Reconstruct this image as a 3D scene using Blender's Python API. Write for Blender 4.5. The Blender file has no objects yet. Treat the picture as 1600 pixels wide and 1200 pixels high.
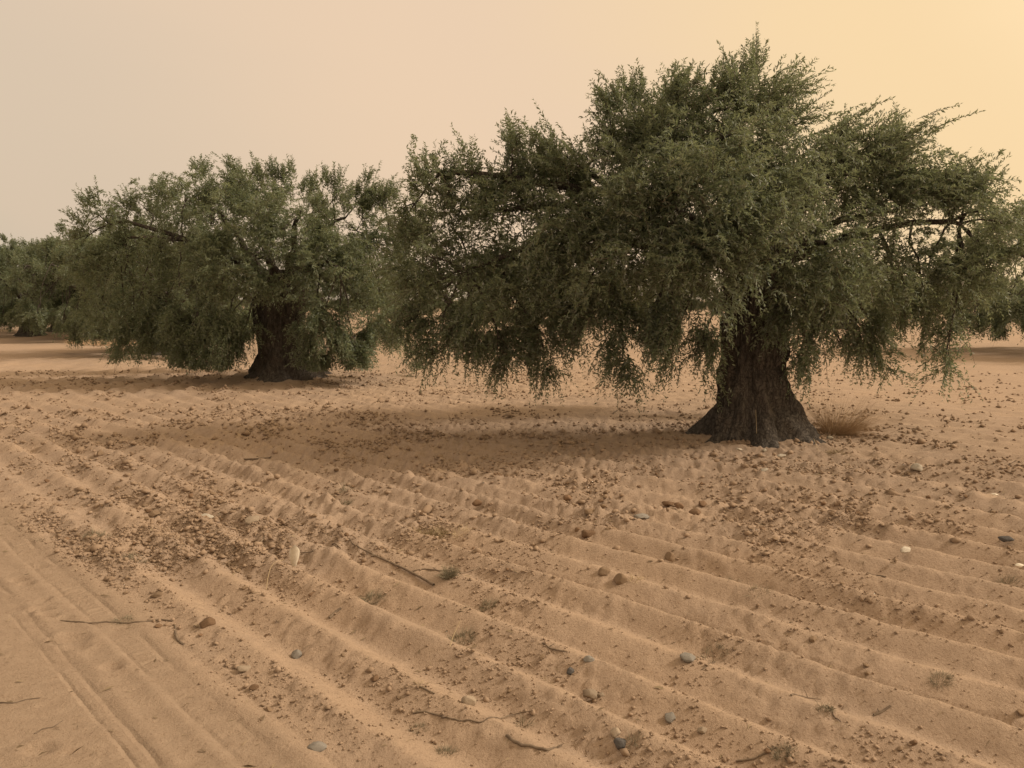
import bpy, math, random
import numpy as np
from mathutils import Vector, Matrix

# ------------------------------------------------------------------ camera, sky, sun, exposure
SC = bpy.context.scene
COL = SC.collection
CAM_H, FPX, HORIZON = 1.60, 1200.0, 468.0           # metres, focal length and horizon row in 1600x1200 pixels
PITCH = math.atan((600.0 - HORIZON) / FPX)
cam_data = bpy.data.cameras.new('camera')
cam = bpy.data.objects.new('camera', cam_data)
COL.objects.link(cam)
cam.location = (0, 0, CAM_H)
cam.rotation_euler = (math.pi / 2 - PITCH, 0, 0)
cam_data.sensor_width = 36.0
cam_data.lens = 36.0 * FPX / 1600.0
cam_data.clip_start = 0.05
cam_data.clip_end = 3000
SC.camera = cam

SUN_AZ, SUN_EL = math.radians(88), math.radians(37)  # azimuth to the right of the viewing direction
SUN = Vector((math.sin(SUN_AZ) * math.cos(SUN_EL), math.cos(SUN_AZ) * math.cos(SUN_EL), math.sin(SUN_EL)))

world = bpy.data.worlds.new('World')
SC.world = world
world.use_nodes = True
nt = world.node_tree
nt.nodes.clear()
w_out = nt.nodes.new('ShaderNodeOutputWorld')
w_bg = nt.nodes.new('ShaderNodeBackground')
w_bg.inputs['Strength'].default_value = 0.1
sky = nt.nodes.new('ShaderNodeTexSky')
sky.sky_type = 'NISHITA'
sky.sun_disc = False
sky.sun_elevation = SUN_EL
sky.sun_rotation = SUN_AZ
sky.air_density = 2.0
sky.dust_density = 8.0
sky.ozone_density = 1.0
w_tc = nt.nodes.new('ShaderNodeTexCoord')
w_dot = nt.nodes.new('ShaderNodeVectorMath'); w_dot.operation = 'DOT_PRODUCT'
w_dot.inputs[1].default_value = SUN
nt.links.new(w_tc.outputs['Generated'], w_dot.inputs[0])
w_map = nt.nodes.new('ShaderNodeMapRange')
w_map.inputs['From Min'].default_value = -1
w_map.inputs['From Max'].default_value = 1
nt.links.new(w_dot.outputs['Value'], w_map.inputs['Value'])
w_ramp = nt.nodes.new('ShaderNodeValToRGB')             # dust veil: greyer away from the sun, warmer around it
w_ramp.color_ramp.interpolation = 'EASE'
el = w_ramp.color_ramp.elements
el[0].position = 0.30; el[0].color = (0.68, 0.565, 0.425, 1)
el[1].position = 1.0;  el[1].color = (2.0, 1.5, 0.95, 1)
for pos, c in ((0.34, (0.73, 0.580, 0.432)), (0.575, (0.88, 0.652, 0.455)), (0.775, (0.99, 0.725, 0.415)), (0.92, (1.20, 0.90, 0.53))):
    e = el.new(pos); e.color = (*c, 1)
w_noise = nt.nodes.new('ShaderNodeTexNoise')           # faint uneven bands in the dust
w_noise.inputs['Scale'].default_value = 1.6; w_noise.inputs['Detail'].default_value = 3
w_str = nt.nodes.new('ShaderNodeMapping'); w_str.inputs['Scale'].default_value = (1, 1, 3.5)
nt.links.new(w_tc.outputs['Generated'], w_str.inputs['Vector'])
nt.links.new(w_str.outputs['Vector'], w_noise.inputs['Vector'])
w_add = nt.nodes.new('ShaderNodeMath'); w_add.operation = 'MULTIPLY_ADD'
w_add.inputs[1].default_value = 0.09
nt.links.new(w_noise.outputs['Fac'], w_add.inputs[0])
w_sub = nt.nodes.new('ShaderNodeMath'); w_sub.operation = 'SUBTRACT'; w_sub.inputs[1].default_value = 0.045
nt.links.new(w_map.outputs['Result'], w_sub.inputs[0])
nt.links.new(w_sub.outputs['Value'], w_add.inputs[2])
nt.links.new(w_add.outputs['Value'], w_ramp.inputs['Fac'])
w_scale = nt.nodes.new('ShaderNodeVectorMath'); w_scale.operation = 'SCALE'
w_scale.inputs['Scale'].default_value = 10.0
nt.links.new(w_ramp.outputs['Color'], w_scale.inputs[0])
w_mix = nt.nodes.new('ShaderNodeMix'); w_mix.data_type = 'RGBA'
w_mix.inputs['Factor'].default_value = 0.93
nt.links.new(sky.outputs['Color'], w_mix.inputs['A'])
nt.links.new(w_scale.outputs['Vector'], w_mix.inputs['B'])
nt.links.new(w_mix.outputs['Result'], w_bg.inputs['Color'])
nt.links.new(w_bg.outputs['Background'], w_out.inputs['Surface'])

sun_data = bpy.data.lights.new('sun', 'SUN')
sun_data.energy = 3.15
sun_data.angle = math.radians(9)
sun_data.color = (1.0, 0.86, 0.70)
sun_ob = bpy.data.objects.new('sun', sun_data)
COL.objects.link(sun_ob)
sun_ob.rotation_euler = SUN.to_track_quat('Z', 'Y').to_euler()

SC.view_settings.view_transform = 'Standard'
SC.view_settings.look = 'None'
SC.view_settings.exposure = 0.0
SC.view_settings.gamma = 1.0
SC.view_settings.use_curve_mapping = False
SC.cycles.max_bounces = 7
SC.cycles.diffuse_bounces = 5
SC.cycles.transparent_max_bounces = 4

# ------------------------------------------------------------------ helpers
RNG = np.random.default_rng(7)
random.seed(7)

def ray(px, py):
    """World direction through a pixel of the 1600x1200 photograph."""
    dx, dy = (px - 800.0) / FPX, (600.0 - py) / FPX
    c, s = math.cos(PITCH), math.sin(PITCH)
    return np.array((dx, c + s * dy, -s + c * dy))

def at(px, py, Y):
    d = ray(px, py)
    return np.array((0, 0, CAM_H)) + d * (Y / d[1])

def on_ground(px, py):
    d = ray(px, py)
    p = np.array((0, 0, CAM_H)) + d * (CAM_H / max(1e-4, -d[2]))
    for _ in range(6):
        h = float(height(np.array([p[0]]), np.array([p[1]]))[0])
        p = np.array((0, 0, CAM_H)) + d * ((CAM_H - h) / max(1e-4, -d[2]))
    return p

def _hash(ix, iy, seed):
    h = (ix.astype(np.int64) * 374761393 + iy.astype(np.int64) * 668265263 + seed * 1274126177) & 0xFFFFFFFF
    h = ((h ^ (h >> 13)) * 1274126177) & 0xFFFFFFFF
    h = h ^ (h >> 16)
    return (h & 0xFFFFFF) / float(0xFFFFFF)

def vnoise(x, y, seed=0):
    """Value noise in -1..1."""
    ix, iy = np.floor(x), np.floor(y)
    fx, fy = x - ix, y - iy
    fx = fx * fx * fx * (fx * (fx * 6 - 15) + 10)
    fy = fy * fy * fy * (fy * (fy * 6 - 15) + 10)
    a = _hash(ix, iy, seed); b = _hash(ix + 1, iy, seed)
    c = _hash(ix, iy + 1, seed); d = _hash(ix + 1, iy + 1, seed)
    return 2 * ((a * (1 - fx) + b * fx) * (1 - fy) + (c * (1 - fx) + d * fx) * fy) - 1

def fbm(x, y, seed=0, octaves=3):
    s, amp, tot = 0, 1.0, 0
    ca, sa = math.cos(0.6), math.sin(0.6)
    for k in range(octaves):
        s = s + amp * vnoise(x, y, seed + k * 17)
        tot += amp
        amp *= 0.5
        x, y = (x * ca - y * sa) * 2.03 + 3.7, (x * sa + y * ca) * 2.03 + 1.3
    return s / tot

def smooth(a, b, x):
    t = np.clip((x - a) / (b - a), 0, 1)
    return t * t * (3 - 2 * t)

def cells(x, y, seed):
    """Rounded lumps: 1 at the centre of a cell's lump, 0 outside, random size per cell."""
    out = np.zeros_like(x)
    ix, iy = np.floor(x), np.floor(y)
    for ox in (-1, 0, 1):
        for oy in (-1, 0, 1):
            cx, cy = ix + ox, iy + oy
            px = cx + _hash(cx, cy, seed); py = cy + _hash(cx, cy, seed + 5)
            r = 0.18 + 0.5 * _hash(cx, cy, seed + 9) ** 2
            d2 = ((x - px) ** 2 + (y - py) ** 2) / (r * r)
            out = np.maximum(out, np.sqrt(np.clip(1 - d2, 0, 1)) * r * 1.6)
    return out

# ------------------------------------------------------------------ the ground's relief
TREES_AT = []                                            # (x, y) of trunks, for the low mounds

def furrow_u(x, y):
    xr = np.maximum(0, x - 0.6)
    bend = xr * 0.42 * smooth(4.3, 7.5, y)
    w = fbm(x * 0.35, y * 0.35, 3, 2) * 0.09 + fbm(x * 1.9, y * 1.9, 5, 2) * 0.008 + fbm(x * 9, y * 9, 6, 2) * 0.007
    return (x - bend + y) / math.sqrt(2) + w

SP = 0.325
def zones(x, y):
    u = furrow_u(x, y)
    track = 1 - smooth(1.22, 1.42, (x + y) / math.sqrt(2) + fbm(x, y, 8, 2) * 0.05)     # sandy lane bottom left
    near_left = 1 - smooth(-3.5, -1.0, x - 0.30 * (y - 4))
    d = y - 0.10 * x
    rough = smooth(4.3, 5.4, d + 0.9 * fbm(x * 0.6, y * 0.6, 11, 2)) * (1 - smooth(8.6, 11.5, d))
    rough = rough * (0.55 + 0.45 * smooth(3.2, -1.5, x - 0.2 * y))
    rough = np.clip(rough + 0.35 * near_left * smooth(3.2, 4.4, y), 0, 1)
    return u, track, rough

def height(x, y):
    x = np.asarray(x, float); y = np.asarray(y, float)
    u, track, rough = zones(x, y)
    ph = (u - 2.18) / SP
    k = ph - np.floor(ph)                                  # 0 at a crest
    tri = np.where(k < 0.45, 1 - k / 0.45, (k - 0.45) / 0.55)
    prof = smooth(0.05, 1.0, tri) * 0.9 + tri * 1.1 - 1
    row = _hash(np.floor(ph + 0.5), np.zeros_like(ph), 31)
    amp = (0.040 + 0.009 * fbm(x * 0.7, y * 0.7, 21, 2)) * (0.75 + 0.5 * row)
    far = smooth(6.0, 9.5, y - 0.25 * np.minimum(x, 0) * -1 - 0.5 * np.minimum(0, x + 1) * -1)
    amp = amp * (1 - 0.75 * smooth(6.3, 9.2, y - 1.2 * np.maximum(0, -x - 0.3)))
    amp = amp * (1 - 0.15 * rough) * (1 - smooth(12, 17, y))
    h = prof * amp * (1 - track)
    # ridges of the neighbouring headland, running away from the camera on the left
    left = smooth(11.5, 13.5, y) * (1 - smooth(20, 26, y)) * (1 - smooth(-6.0, -3.5, x))
    k2 = (x + 0.035 * (y - 13) ** 2 * smooth(-12, -6, x) * 1.0 - 0.25 * (y - 13)) / 0.62
    h = h + 0.045 * left * np.cos(2 * math.pi * (k2 + 0.2 * fbm(x * .4, y * .4, 41, 2)))
    # rough broken earth
    till = 1 - track
    trough = smooth(0.1, -0.8, prof)
    lump = cells(x / 0.075, y / 0.075, 51) * 0.026 + cells(x / 0.13 + 3, y / 0.13, 57) * 0.022
    lump = 1.25 * lump + cells(x / 0.042, y / 0.042, 61) * 0.020
    patch = smooth(-0.35, 0.35, fbm(x * 1.3, y * 1.3, 63, 2))
    dens = np.clip(0.12 + 1.0 * rough * (0.45 + 0.55 * patch), 0, 1) * (1 - 0.7 * trough * (1 - rough))
    h = h + lump * dens * till * (1 - smooth(14, 22, y))
    # a little lump texture everywhere in the tilled soil, on the shaded side of each ridge
    h = h + (cells(x / 0.050, y / 0.050, 71) * 0.013 + cells(x / 0.026, y / 0.026, 77) * 0.009) * till * smooth(0.40, 0.55, k) * smooth(-0.35, 0.3, fbm(x * 2.6, y * 2.6, 79, 2)) * (1 - smooth(7, 10, y))
    h = h + fbm(x * 10, y * 10, 73, 3) * 0.0065 * till + fbm(x * 2.4, y * 2.4, 74, 2) * 0.004 * till
    # far field: low broken soil
    h = h + smooth(8, 11, y) * (cells(x / 0.17, y / 0.17, 81) * 0.022 + fbm(x * 1.1, y * 1.1, 83, 3) * 0.03) * (1 - smooth(40, 80, y))
    h = h + 0.05 * fbm(x * 0.23, y * 0.23, 87, 2)
    # wheel marks in the sandy lane
    ut = (x + y) / math.sqrt(2); vt = (y - x) / math.sqrt(2)
    wob = 0.012 * fbm(vt * 0.9, vt * 0 + 0.5, 91, 2)
    for c, wd, dp in ((1.225, 0.014, 0.014), (1.115, 0.012, 0.016), (0.905, 0.012, 0.011), (0.845, 0.011, 0.009), (0.60, 0.014, 0.006)):
        h = h - track * 0.9 * dp * 0.8 * np.exp(-((ut + wob - c) / wd) ** 2) * (0.55 + 0.45 * fbm(vt * 1.7, vt * 0 + c * 9, 93, 2))
    for c_ in (1.075, 0.945):
        h = h + track * 0.010 * np.exp(-((ut + wob - c_) / 0.020) ** 2)
    h = h + 0.020 * np.exp(-((ut + wob - 1.33) / 0.06) ** 2) * (1 - smooth(8, 10, y))
    inside = smooth(1.115, 1.135, ut + wob) * (1 - smooth(1.20, 1.22, ut + wob))
    h = h + track * inside * (0.0050 * smooth(-.3, .5, fbm(vt * 1.3, vt * 0 + 4, 98, 2)) * np.cos(2 * math.pi * vt / 0.06 + 3 * fbm(vt * 2, ut * 8, 97, 1)) - 0.005)
    h = h + track * (0.004 * fbm(x * 4, y * 7, 95, 3) + 0.006 * fbm(x * 11, y * 26, 99, 3) + 0.0025 * fbm(x * 40, y * 55, 96, 2) - 0.012)
    for fx, fy, fr in FOOT:
        d2 = ((x - fx) / (fr * 1.5)) ** 2 + ((y - fy) / fr) ** 2
        h = h - 0.022 * np.exp(-d2) + 0.010 * np.exp(-(np.sqrt(d2) - 1.5) ** 2 * 6)
    for tx, ty, hgt, rad in TREES_AT:
        h = h + hgt * np.exp(-((x - tx) ** 2 + (y - ty) ** 2) / rad ** 2)
    return h

def flat_at(px, py):
    d = ray(px, py); t = CAM_H / -d[2]
    return d[0] * t, d[1] * t
FOOT = [(*flat_at(px, py), r) for px, py, r in ((110, 1003, .05), (118, 1014, .035), (62, 957, .035), (75, 965, .03),
        (30, 908, .035), (40, 915, .03), (62, 886, .03), (70, 940, .02), (60, 1172, .035), (160, 838, .07), (200, 865, .05), (175, 1045, .03))]

def new_mesh(name, verts, faces_flat, nper, mat, smooth_shade=False, attr=None):
    me = bpy.data.meshes.new(name)
    nv, nf = len(verts), len(faces_flat) // nper
    me.vertices.add(nv)
    me.vertices.foreach_set('co', np.ascontiguousarray(verts, np.float32).ravel())
    me.loops.add(nf * nper)
    me.loops.foreach_set('vertex_index', np.ascontiguousarray(faces_flat, np.int32))
    me.polygons.add(nf)
    me.polygons.foreach_set('loop_start', np.arange(0, nf * nper, nper, dtype=np.int32))
    if smooth_shade:
        me.polygons.foreach_set('use_smooth', np.ones(nf, bool))
    for an, dom, data in attr or []:
        a = me.attributes.new(an, 'FLOAT', dom)
        a.data.foreach_set('value', np.ascontiguousarray(data, np.float32))
    me.materials.append(mat)
    me.update(calc_edges=True)
    me.validate()
    return me

def link(name, me, parent=None, loc=(0, 0, 0)):
    o = bpy.data.objects.new(name, me)
    COL.objects.link(o)
    if parent is not None:
        o.parent = parent
    o.location = loc
    return o

def tag(o, label=None, cat=None, group=None, kind=None):
    if label: o['label'] = label
    if cat: o['category'] = cat
    if group: o['group'] = group
    if kind: o['kind'] = kind
    return o

class Geo:
    """Collects tubes (quads) into one mesh."""
    def __init__(s): s.v = []; s.f = []; s.n = 0
    def tube(s, pts, radii, sides=6, cap=True):
        pts = np.asarray(pts, float); m = len(pts)
        tan = np.gradient(pts, axis=0)
        tan /= np.linalg.norm(tan, axis=1, keepdims=True) + 1e-9
        ref = np.array((0.31, 0.17, 0.93)) if abs(tan[0][2]) < 0.8 else np.array((0.9, 0.3, 0.1))
        a = np.cross(tan, ref); a /= np.linalg.norm(a, axis=1, keepdims=True) + 1e-9
        b = np.cross(tan, a)
        th = np.arange(sides) * 2 * math.pi / sides
        r = np.asarray(radii, float).reshape(m, 1, 1)
        ring = pts[:, None] + r * (np.cos(th)[None, :, None] * a[:, None] + np.sin(th)[None, :, None] * b[:, None])
        s.v.append(ring.reshape(-1, 3))
        i = np.arange(m - 1)[:, None] * sides; j = np.arange(sides)[None, :]; j2 = (j + 1) % sides
        f = np.stack([i + j, i + j2, i + sides + j2, i + sides + j], -1).reshape(-1, 4) + s.n
        s.f.append(f); s.n += m * sides
        return s
    def mesh(s, name, mat, smooth_shade=True):
        return new_mesh(name, np.concatenate(s.v), np.concatenate(s.f).ravel(), 4, mat, smooth_shade)

# ------------------------------------------------------------------ materials
def material(name):
    m = bpy.data.materials.new(name); m.use_nodes = True
    n = m.node_tree.nodes; b = n['Principled BSDF']
    b.inputs['Roughness'].default_value = 0.95
    b.inputs['Specular IOR Level'].default_value = 0.15
    return m, m.node_tree, b

def noise_node(t, scale, detail=4, coord=None, rough=0.55):
    n = t.nodes.new('ShaderNodeTexNoise')
    n.inputs['Scale'].default_value = scale; n.inputs['Detail'].default_value = detail
    n.inputs['Roughness'].default_value = rough
    if coord is None:
        g = t.nodes.new('ShaderNodeTexCoord'); coord = g.outputs['Object']
    t.links.new(coord, n.inputs['Vector'])
    return n

def mix_col(t, fac, a, b):
    m = t.nodes.new('ShaderNodeMix'); m.data_type = 'RGBA'
    for sock, v in (('Factor', fac), ('A', a), ('B', b)):
        if isinstance(v, bpy.types.NodeSocket): t.links.new(v, m.inputs[sock])
        elif isinstance(v, tuple): m.inputs[sock].default_value = (*v, 1)
        else: m.inputs[sock].default_value = v
    return m.outputs['Result']

def ramp(t, val, lo, hi):
    m = t.nodes.new('ShaderNodeMapRange')
    m.inputs['From Min'].default_value = lo; m.inputs['From Max'].default_value = hi
    t.links.new(val, m.inputs['Value'])
    return m.outputs['Result']

def add_bump(t, b, hsock, strength, dist):
    bp = t.nodes.new('ShaderNodeBump')
    bp.inputs['Strength'].default_value = strength; bp.inputs['Distance'].default_value = dist
    t.links.new(hsock, bp.inputs['Height']); t.links.new(bp.outputs['Normal'], b.inputs['Normal'])

def earth_material():
    m, t, b = material('sandy_earth')
    at_ = t.nodes.new('ShaderNodeAttribute'); at_.attribute_name = 'soil'  # broken soil, plus shade painted onto the plough faces
    n1 = noise_node(t, 1.1, 5); n2 = noise_node(t, 14, 5); n3 = noise_node(t, 85, 4)
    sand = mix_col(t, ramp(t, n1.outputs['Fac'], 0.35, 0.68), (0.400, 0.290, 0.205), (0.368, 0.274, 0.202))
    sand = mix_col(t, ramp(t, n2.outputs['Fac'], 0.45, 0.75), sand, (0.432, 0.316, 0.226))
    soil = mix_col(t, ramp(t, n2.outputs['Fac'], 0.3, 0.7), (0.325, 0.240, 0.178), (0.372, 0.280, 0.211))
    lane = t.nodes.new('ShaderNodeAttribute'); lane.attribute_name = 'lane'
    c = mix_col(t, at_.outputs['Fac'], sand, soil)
    c = mix_col(t, lane.outputs['Fac'], c, mix_col(t, ramp(t, n2.outputs['Fac'], 0.35, 0.7), (0.312, 0.230, 0.165), (0.347, 0.260, 0.189)))
    c = mix_col(t, ramp(t, n3.outputs['Fac'], 0.55, 0.74), c, (0.235, 0.162, 0.108))
    t.links.new(c, b.inputs['Base Color'])
    n4 = noise_node(t, 55, 6, rough=0.7)
    n5 = noise_node(t, 230, 3, rough=0.7)
    sm = t.nodes.new('ShaderNodeMath'); sm.operation = 'MULTIPLY_ADD'; sm.inputs[1].default_value = 0.35
    t.links.new(n5.outputs['Fac'], sm.inputs[0]); t.links.new(n4.outputs['Fac'], sm.inputs[2])
    def math_(op, a, bb, cc=None):
        n = t.nodes.new('ShaderNodeMath'); n.operation = op
        for k, v in enumerate((a, bb, cc)):
            if isinstance(v, bpy.types.NodeSocket): t.links.new(v, n.inputs[k])
            elif v is not None: n.inputs[k].default_value = v
        return n.outputs['Value']
    tc = t.nodes.new('ShaderNodeTexCoord'); sep = t.nodes.new('ShaderNodeSeparateXYZ')
    t.links.new(tc.outputs['Object'], sep.inputs[0])
    across = math_('MULTIPLY', math_('ADD', sep.outputs['X'], sep.outputs['Y']), 0.70711)
    along = math_('MULTIPLY', math_('SUBTRACT', sep.outputs['Y'], sep.outputs['X']), 0.70711)
    across = math_('MULTIPLY_ADD', n1.outputs['Fac'], 0.05, across)
    across = math_('MULTIPLY_ADD', n4.outputs['Fac'], 0.012, across)
    ruts = None                                             # narrow tyre lines pressed into the lane
    for c0, w0 in ((1.262, .020), (1.150, .019), (0.940, .017), (0.880, .014)):
        line = ramp(t, math_('ABSOLUTE', math_('SUBTRACT', across, c0), 0), w0, 0.0)
        ruts = line if ruts is None else math_('ADD', ruts, line)
    tread = math_('SINE', math_('MULTIPLY', along, 2 * math.pi / 0.052), 0)
    band = ramp(t, math_('ABSOLUTE', math_('SUBTRACT', across, 1.206), 0), 0.050, 0.036)
    band = math_('MULTIPLY', band, ramp(t, n2.outputs['Fac'], 0.42, 0.6))
    ruts = math_('MULTIPLY_ADD', math_('MULTIPLY', tread, band), 0.40, ruts)
    n6 = noise_node(t, 3.2, 5)
    press = math_('MULTIPLY', math_('MULTIPLY', ruts, lane.outputs['Fac']), ramp(t, n6.outputs['Fac'], 0.38, 0.62))
    total = math_('MULTIPLY_ADD', press, -0.80, sm.outputs['Value'])
    add_bump(t, b, total, 0.8, 0.014)
    return m

def plain_rock(name, c1, c2, scale=40, bump=0.4):
    m, t, b = material(name)
    n = noise_node(t, scale, 5)
    oi = t.nodes.new('ShaderNodeObjectInfo')
    c = mix_col(t, ramp(t, n.outputs['Fac'], 0.3, 0.7), c1, c2)
    hs = t.nodes.new('ShaderNodeHueSaturation')
    t.links.new(ramp(t, oi.outputs['Random'], 0, 1), hs.inputs['Value'])
    mr = hs.inputs['Value'].links[0].from_node
    mr.inputs['To Min'].default_value = 0.75; mr.inputs['To Max'].default_value = 1.12
    t.links.new(c, hs.inputs['Color'])
    t.links.new(hs.outputs['Color'], b.inputs['Base Color'])
    add_bump(t, b, n.outputs['Fac'], bump, 0.01)
    return m

def leaf_material(name, dark, light, under, trans=0.42):
    m, t, b = material(name)
    b.inputs['Roughness'].default_value = 0.55
    b.inputs['Specular IOR Level'].default_value = 0.35
    a = t.nodes.new('ShaderNodeAttribute'); a.attribute_name = 'tint'
    c = mix_col(t, a.outputs['Fac'], dark, light)
    g = t.nodes.new('ShaderNodeNewGeometry')
    c2 = mix_col(t, g.outputs['Backfacing'], c, under)       # olive leaves are silvery underneath
    t.links.new(c2, b.inputs['Base Color'])
    tr = t.nodes.new('ShaderNodeBsdfTranslucent')
    t.links.new(mix_col(t, 0.5, c, (0.29, 0.31, 0.12)), tr.inputs['Color'])
    mx = t.nodes.new('ShaderNodeMixShader'); mx.inputs['Fac'].default_value = trans
    o = t.nodes['Material Output']
    t.links.new(b.outputs['BSDF'], mx.inputs[1]); t.links.new(tr.outputs['BSDF'], mx.inputs[2])
    t.links.new(mx.outputs['Shader'], o.inputs['Surface'])
    return m

def bark_material():
    m, t, b = material('olive_bark')
    tc = t.nodes.new('ShaderNodeTexCoord')
    mp = t.nodes.new('ShaderNodeMapping'); mp.inputs['Scale'].default_value = (1, 1, 0.35)
    t.links.new(tc.outputs['Object'], mp.inputs['Vector'])
    n1 = noise_node(t, 22, 8, mp.outputs['Vector'], 0.65); n2 = noise_node(t, 4, 4, tc.outputs['Object'])
    c = mix_col(t, ramp(t, n1.outputs['Fac'], 0.35, 0.7), (0.060, 0.052, 0.046), (0.165, 0.146, 0.128))
    c = mix_col(t, ramp(t, n2.outputs['Fac'], 0.5, 0.75), c, (0.110, 0.092, 0.078))
    t.links.new(c, b.inputs['Base Color'])
    vo = t.nodes.new('ShaderNodeTexVoronoi'); vo.feature = 'DISTANCE_TO_EDGE'; vo.inputs['Scale'].default_value = 24
    wv = t.nodes.new('ShaderNodeVectorMath'); wv.operation = 'MULTIPLY_ADD'; wv.inputs[1].default_value = (.30, .30, .30)
    t.links.new(n2.outputs['Color'], wv.inputs[0]); t.links.new(mp.outputs['Vector'], wv.inputs[2])
    t.links.new(wv.outputs['Vector'], vo.inputs['Vector'])
    crack = ramp(t, vo.outputs['Distance'], -0.05, 0.10)
    c = mix_col(t, crack, (0.045, 0.036, 0.030), c)           # dark fissures between bark plates
    t.links.new(c, b.inputs['Base Color'])
    sm = t.nodes.new('ShaderNodeMath'); sm.operation = 'MULTIPLY_ADD'; sm.inputs[1].default_value = 0.45
    t.links.new(crack, sm.inputs[0]); t.links.new(n1.outputs['Fac'], sm.inputs[2])
    add_bump(t, b, sm.outputs['Value'], 1.0, 0.035)
    return m

def simple(name, col, rough=0.9, var=None, scale=30):
    m, t, b = material(name)
    b.inputs['Roughness'].default_value = rough
    if var:
        n = noise_node(t, scale, 3)
        t.links.new(mix_col(t, ramp(t, n.outputs['Fac'], 0.3, 0.7), col, var), b.inputs['Base Color'])
    else:
        b.inputs['Base Color'].default_value = (*col, 1)
    return m

M_EARTH = earth_material()
M_CLOD = plain_rock('clod_earth', (0.205, 0.142, 0.092), (0.275, 0.195, 0.130))
M_CRUMB = simple('crumb_earth', (0.240, 0.170, 0.116), 0.95, (0.345, 0.252, 0.180), 5)
M_PALE = plain_rock('pale_stone', (0.46, 0.41, 0.34), (0.58, 0.52, 0.43))
M_TAN = plain_rock('tan_stone', (0.27, 0.215, 0.160), (0.37, 0.295, 0.22))
M_GREY = plain_rock('grey_stone', (0.19, 0.175, 0.155), (0.28, 0.255, 0.225))
M_DARK = plain_rock('dark_stone', (0.085, 0.080, 0.078), (0.14, 0.13, 0.125))
M_RUST = plain_rock('red_brown_clod', (0.16, 0.100, 0.060), (0.24, 0.155, 0.097))
M_BARK = bark_material()
M_LEAF = leaf_material('olive_leaf', (0.076, 0.108, 0.060), (0.205, 0.240, 0.148), (0.26, 0.29, 0.24))
M_LEAF2 = leaf_material('olive_leaf_green', (0.080, 0.114, 0.064), (0.205, 0.240, 0.146), (0.25, 0.285, 0.225))
M_TWIG = simple('twig_bark', (0.095, 0.075, 0.055), 0.9, (0.14, 0.115, 0.085))
M_STICK = simple('dead_stick', (0.12, 0.090, 0.066), 0.9, (0.23, 0.175, 0.125), 25)
M_DRY = simple('dry_grass', (0.26, 0.20, 0.115), 0.9, (0.36, 0.285, 0.17), 40)
M_GREYGRASS = simple('grey_weed', (0.19, 0.165, 0.115), 0.9, (0.28, 0.245, 0.175), 40)
M_BROWNGRASS = simple('brown_dry_bush', (0.38, 0.265, 0.165), 0.95, (0.50, 0.37, 0.24), 30)
M_STRAW = simple('pale_straw', (0.50, 0.40, 0.25), 0.8, (0.58, 0.47, 0.31), 30)
M_WHITE = simple('white_scrap', (0.70, 0.64, 0.54), 0.6, (0.58, 0.51, 0.41), 60)

# ------------------------------------------------------------------ ground
T1 = flat_at(1178, 688); T2 = flat_at(447, 598)
TREES_AT += [(T1[0], T1[1], 0.05, 1.3), (T2[0], T2[1] + 0.3, 0.16, 2.2)]

def build_ground():
    xs = [0.0]
    while xs[-1] < 900:
        x = xs[-1]
        xs.append(x + (0.018 if x < 2.4 else 0.018 + 0.021 * (x - 2.6) if x < 12 else 0.17 + 0.06 * (x - 12)))
    xs = np.array([-v for v in xs[:0:-1]] + xs)
    ys = [1.7]
    while ys[-1] < 1500:
        y = ys[-1]
        ys.append(y + (0.0054 * y if y < 8 else 0.043 + 0.011 * (y - 8) if y < 14 else 0.09 + 0.02 * (y - 14) if y < 60 else 1.0 + 0.07 * (y - 60)))
    back = [1.7]
    while back[-1] > -60:
        back.append(back[-1] - (0.02 + 0.16 * (1.7 - back[-1])))
    ys = np.array(back[:0:-1] + ys)
    X, Y = np.meshgrid(xs, ys)
    x, y = X.ravel(), Y.ravel()
    z = height(x, y)
    u, track, rough = zones(x, y)
    patch = smooth(-0.3, 0.4, fbm(x * 1.6, y * 1.6, 101, 3))
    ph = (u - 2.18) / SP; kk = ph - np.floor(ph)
    face = smooth(0.35, 0.5, kk) * (1 - 0.5 * smooth(0.9, 1.0, kk))          # crumbly plough face, its shade also painted into the colour; other side blown sand
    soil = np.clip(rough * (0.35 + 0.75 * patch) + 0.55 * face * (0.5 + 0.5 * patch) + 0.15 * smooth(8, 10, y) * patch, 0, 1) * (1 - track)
    nx, ny = len(xs), len(ys)
    i = (np.arange(ny - 1)[:, None] * nx + np.arange(nx - 1)[None, :]).ravel()
    f = np.stack([i, i + 1, i + nx + 1, i + nx], -1).ravel()
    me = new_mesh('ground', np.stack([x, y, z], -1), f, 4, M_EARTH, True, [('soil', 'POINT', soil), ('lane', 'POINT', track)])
    tag(link('ground', me), 'sandy ploughed earth with furrows and wheel marks', None, None, 'structure')
build_ground()

# ------------------------------------------------------------------ olive trees
def quad_leaves(P, D, N, L, W):
    """Folded lance-shaped leaves: one quad each."""
    S = np.cross(D, N); S /= np.linalg.norm(S, axis=1, keepdims=True) + 1e-9
    N2 = np.cross(S, D)
    L = L[:, None]; W = W[:, None]
    mid = P + D * L * 0.45
    v = np.stack([P, mid + S * W * 0.5 + N2 * W * 0.18, P + D * L - N2 * L * 0.10, mid - S * W * 0.5 + N2 * W * 0.18], 1)
    return v.reshape(-1, 3)

def norm(v): return v / (np.linalg.norm(v, axis=-1, keepdims=True) + 1e-9)

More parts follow.
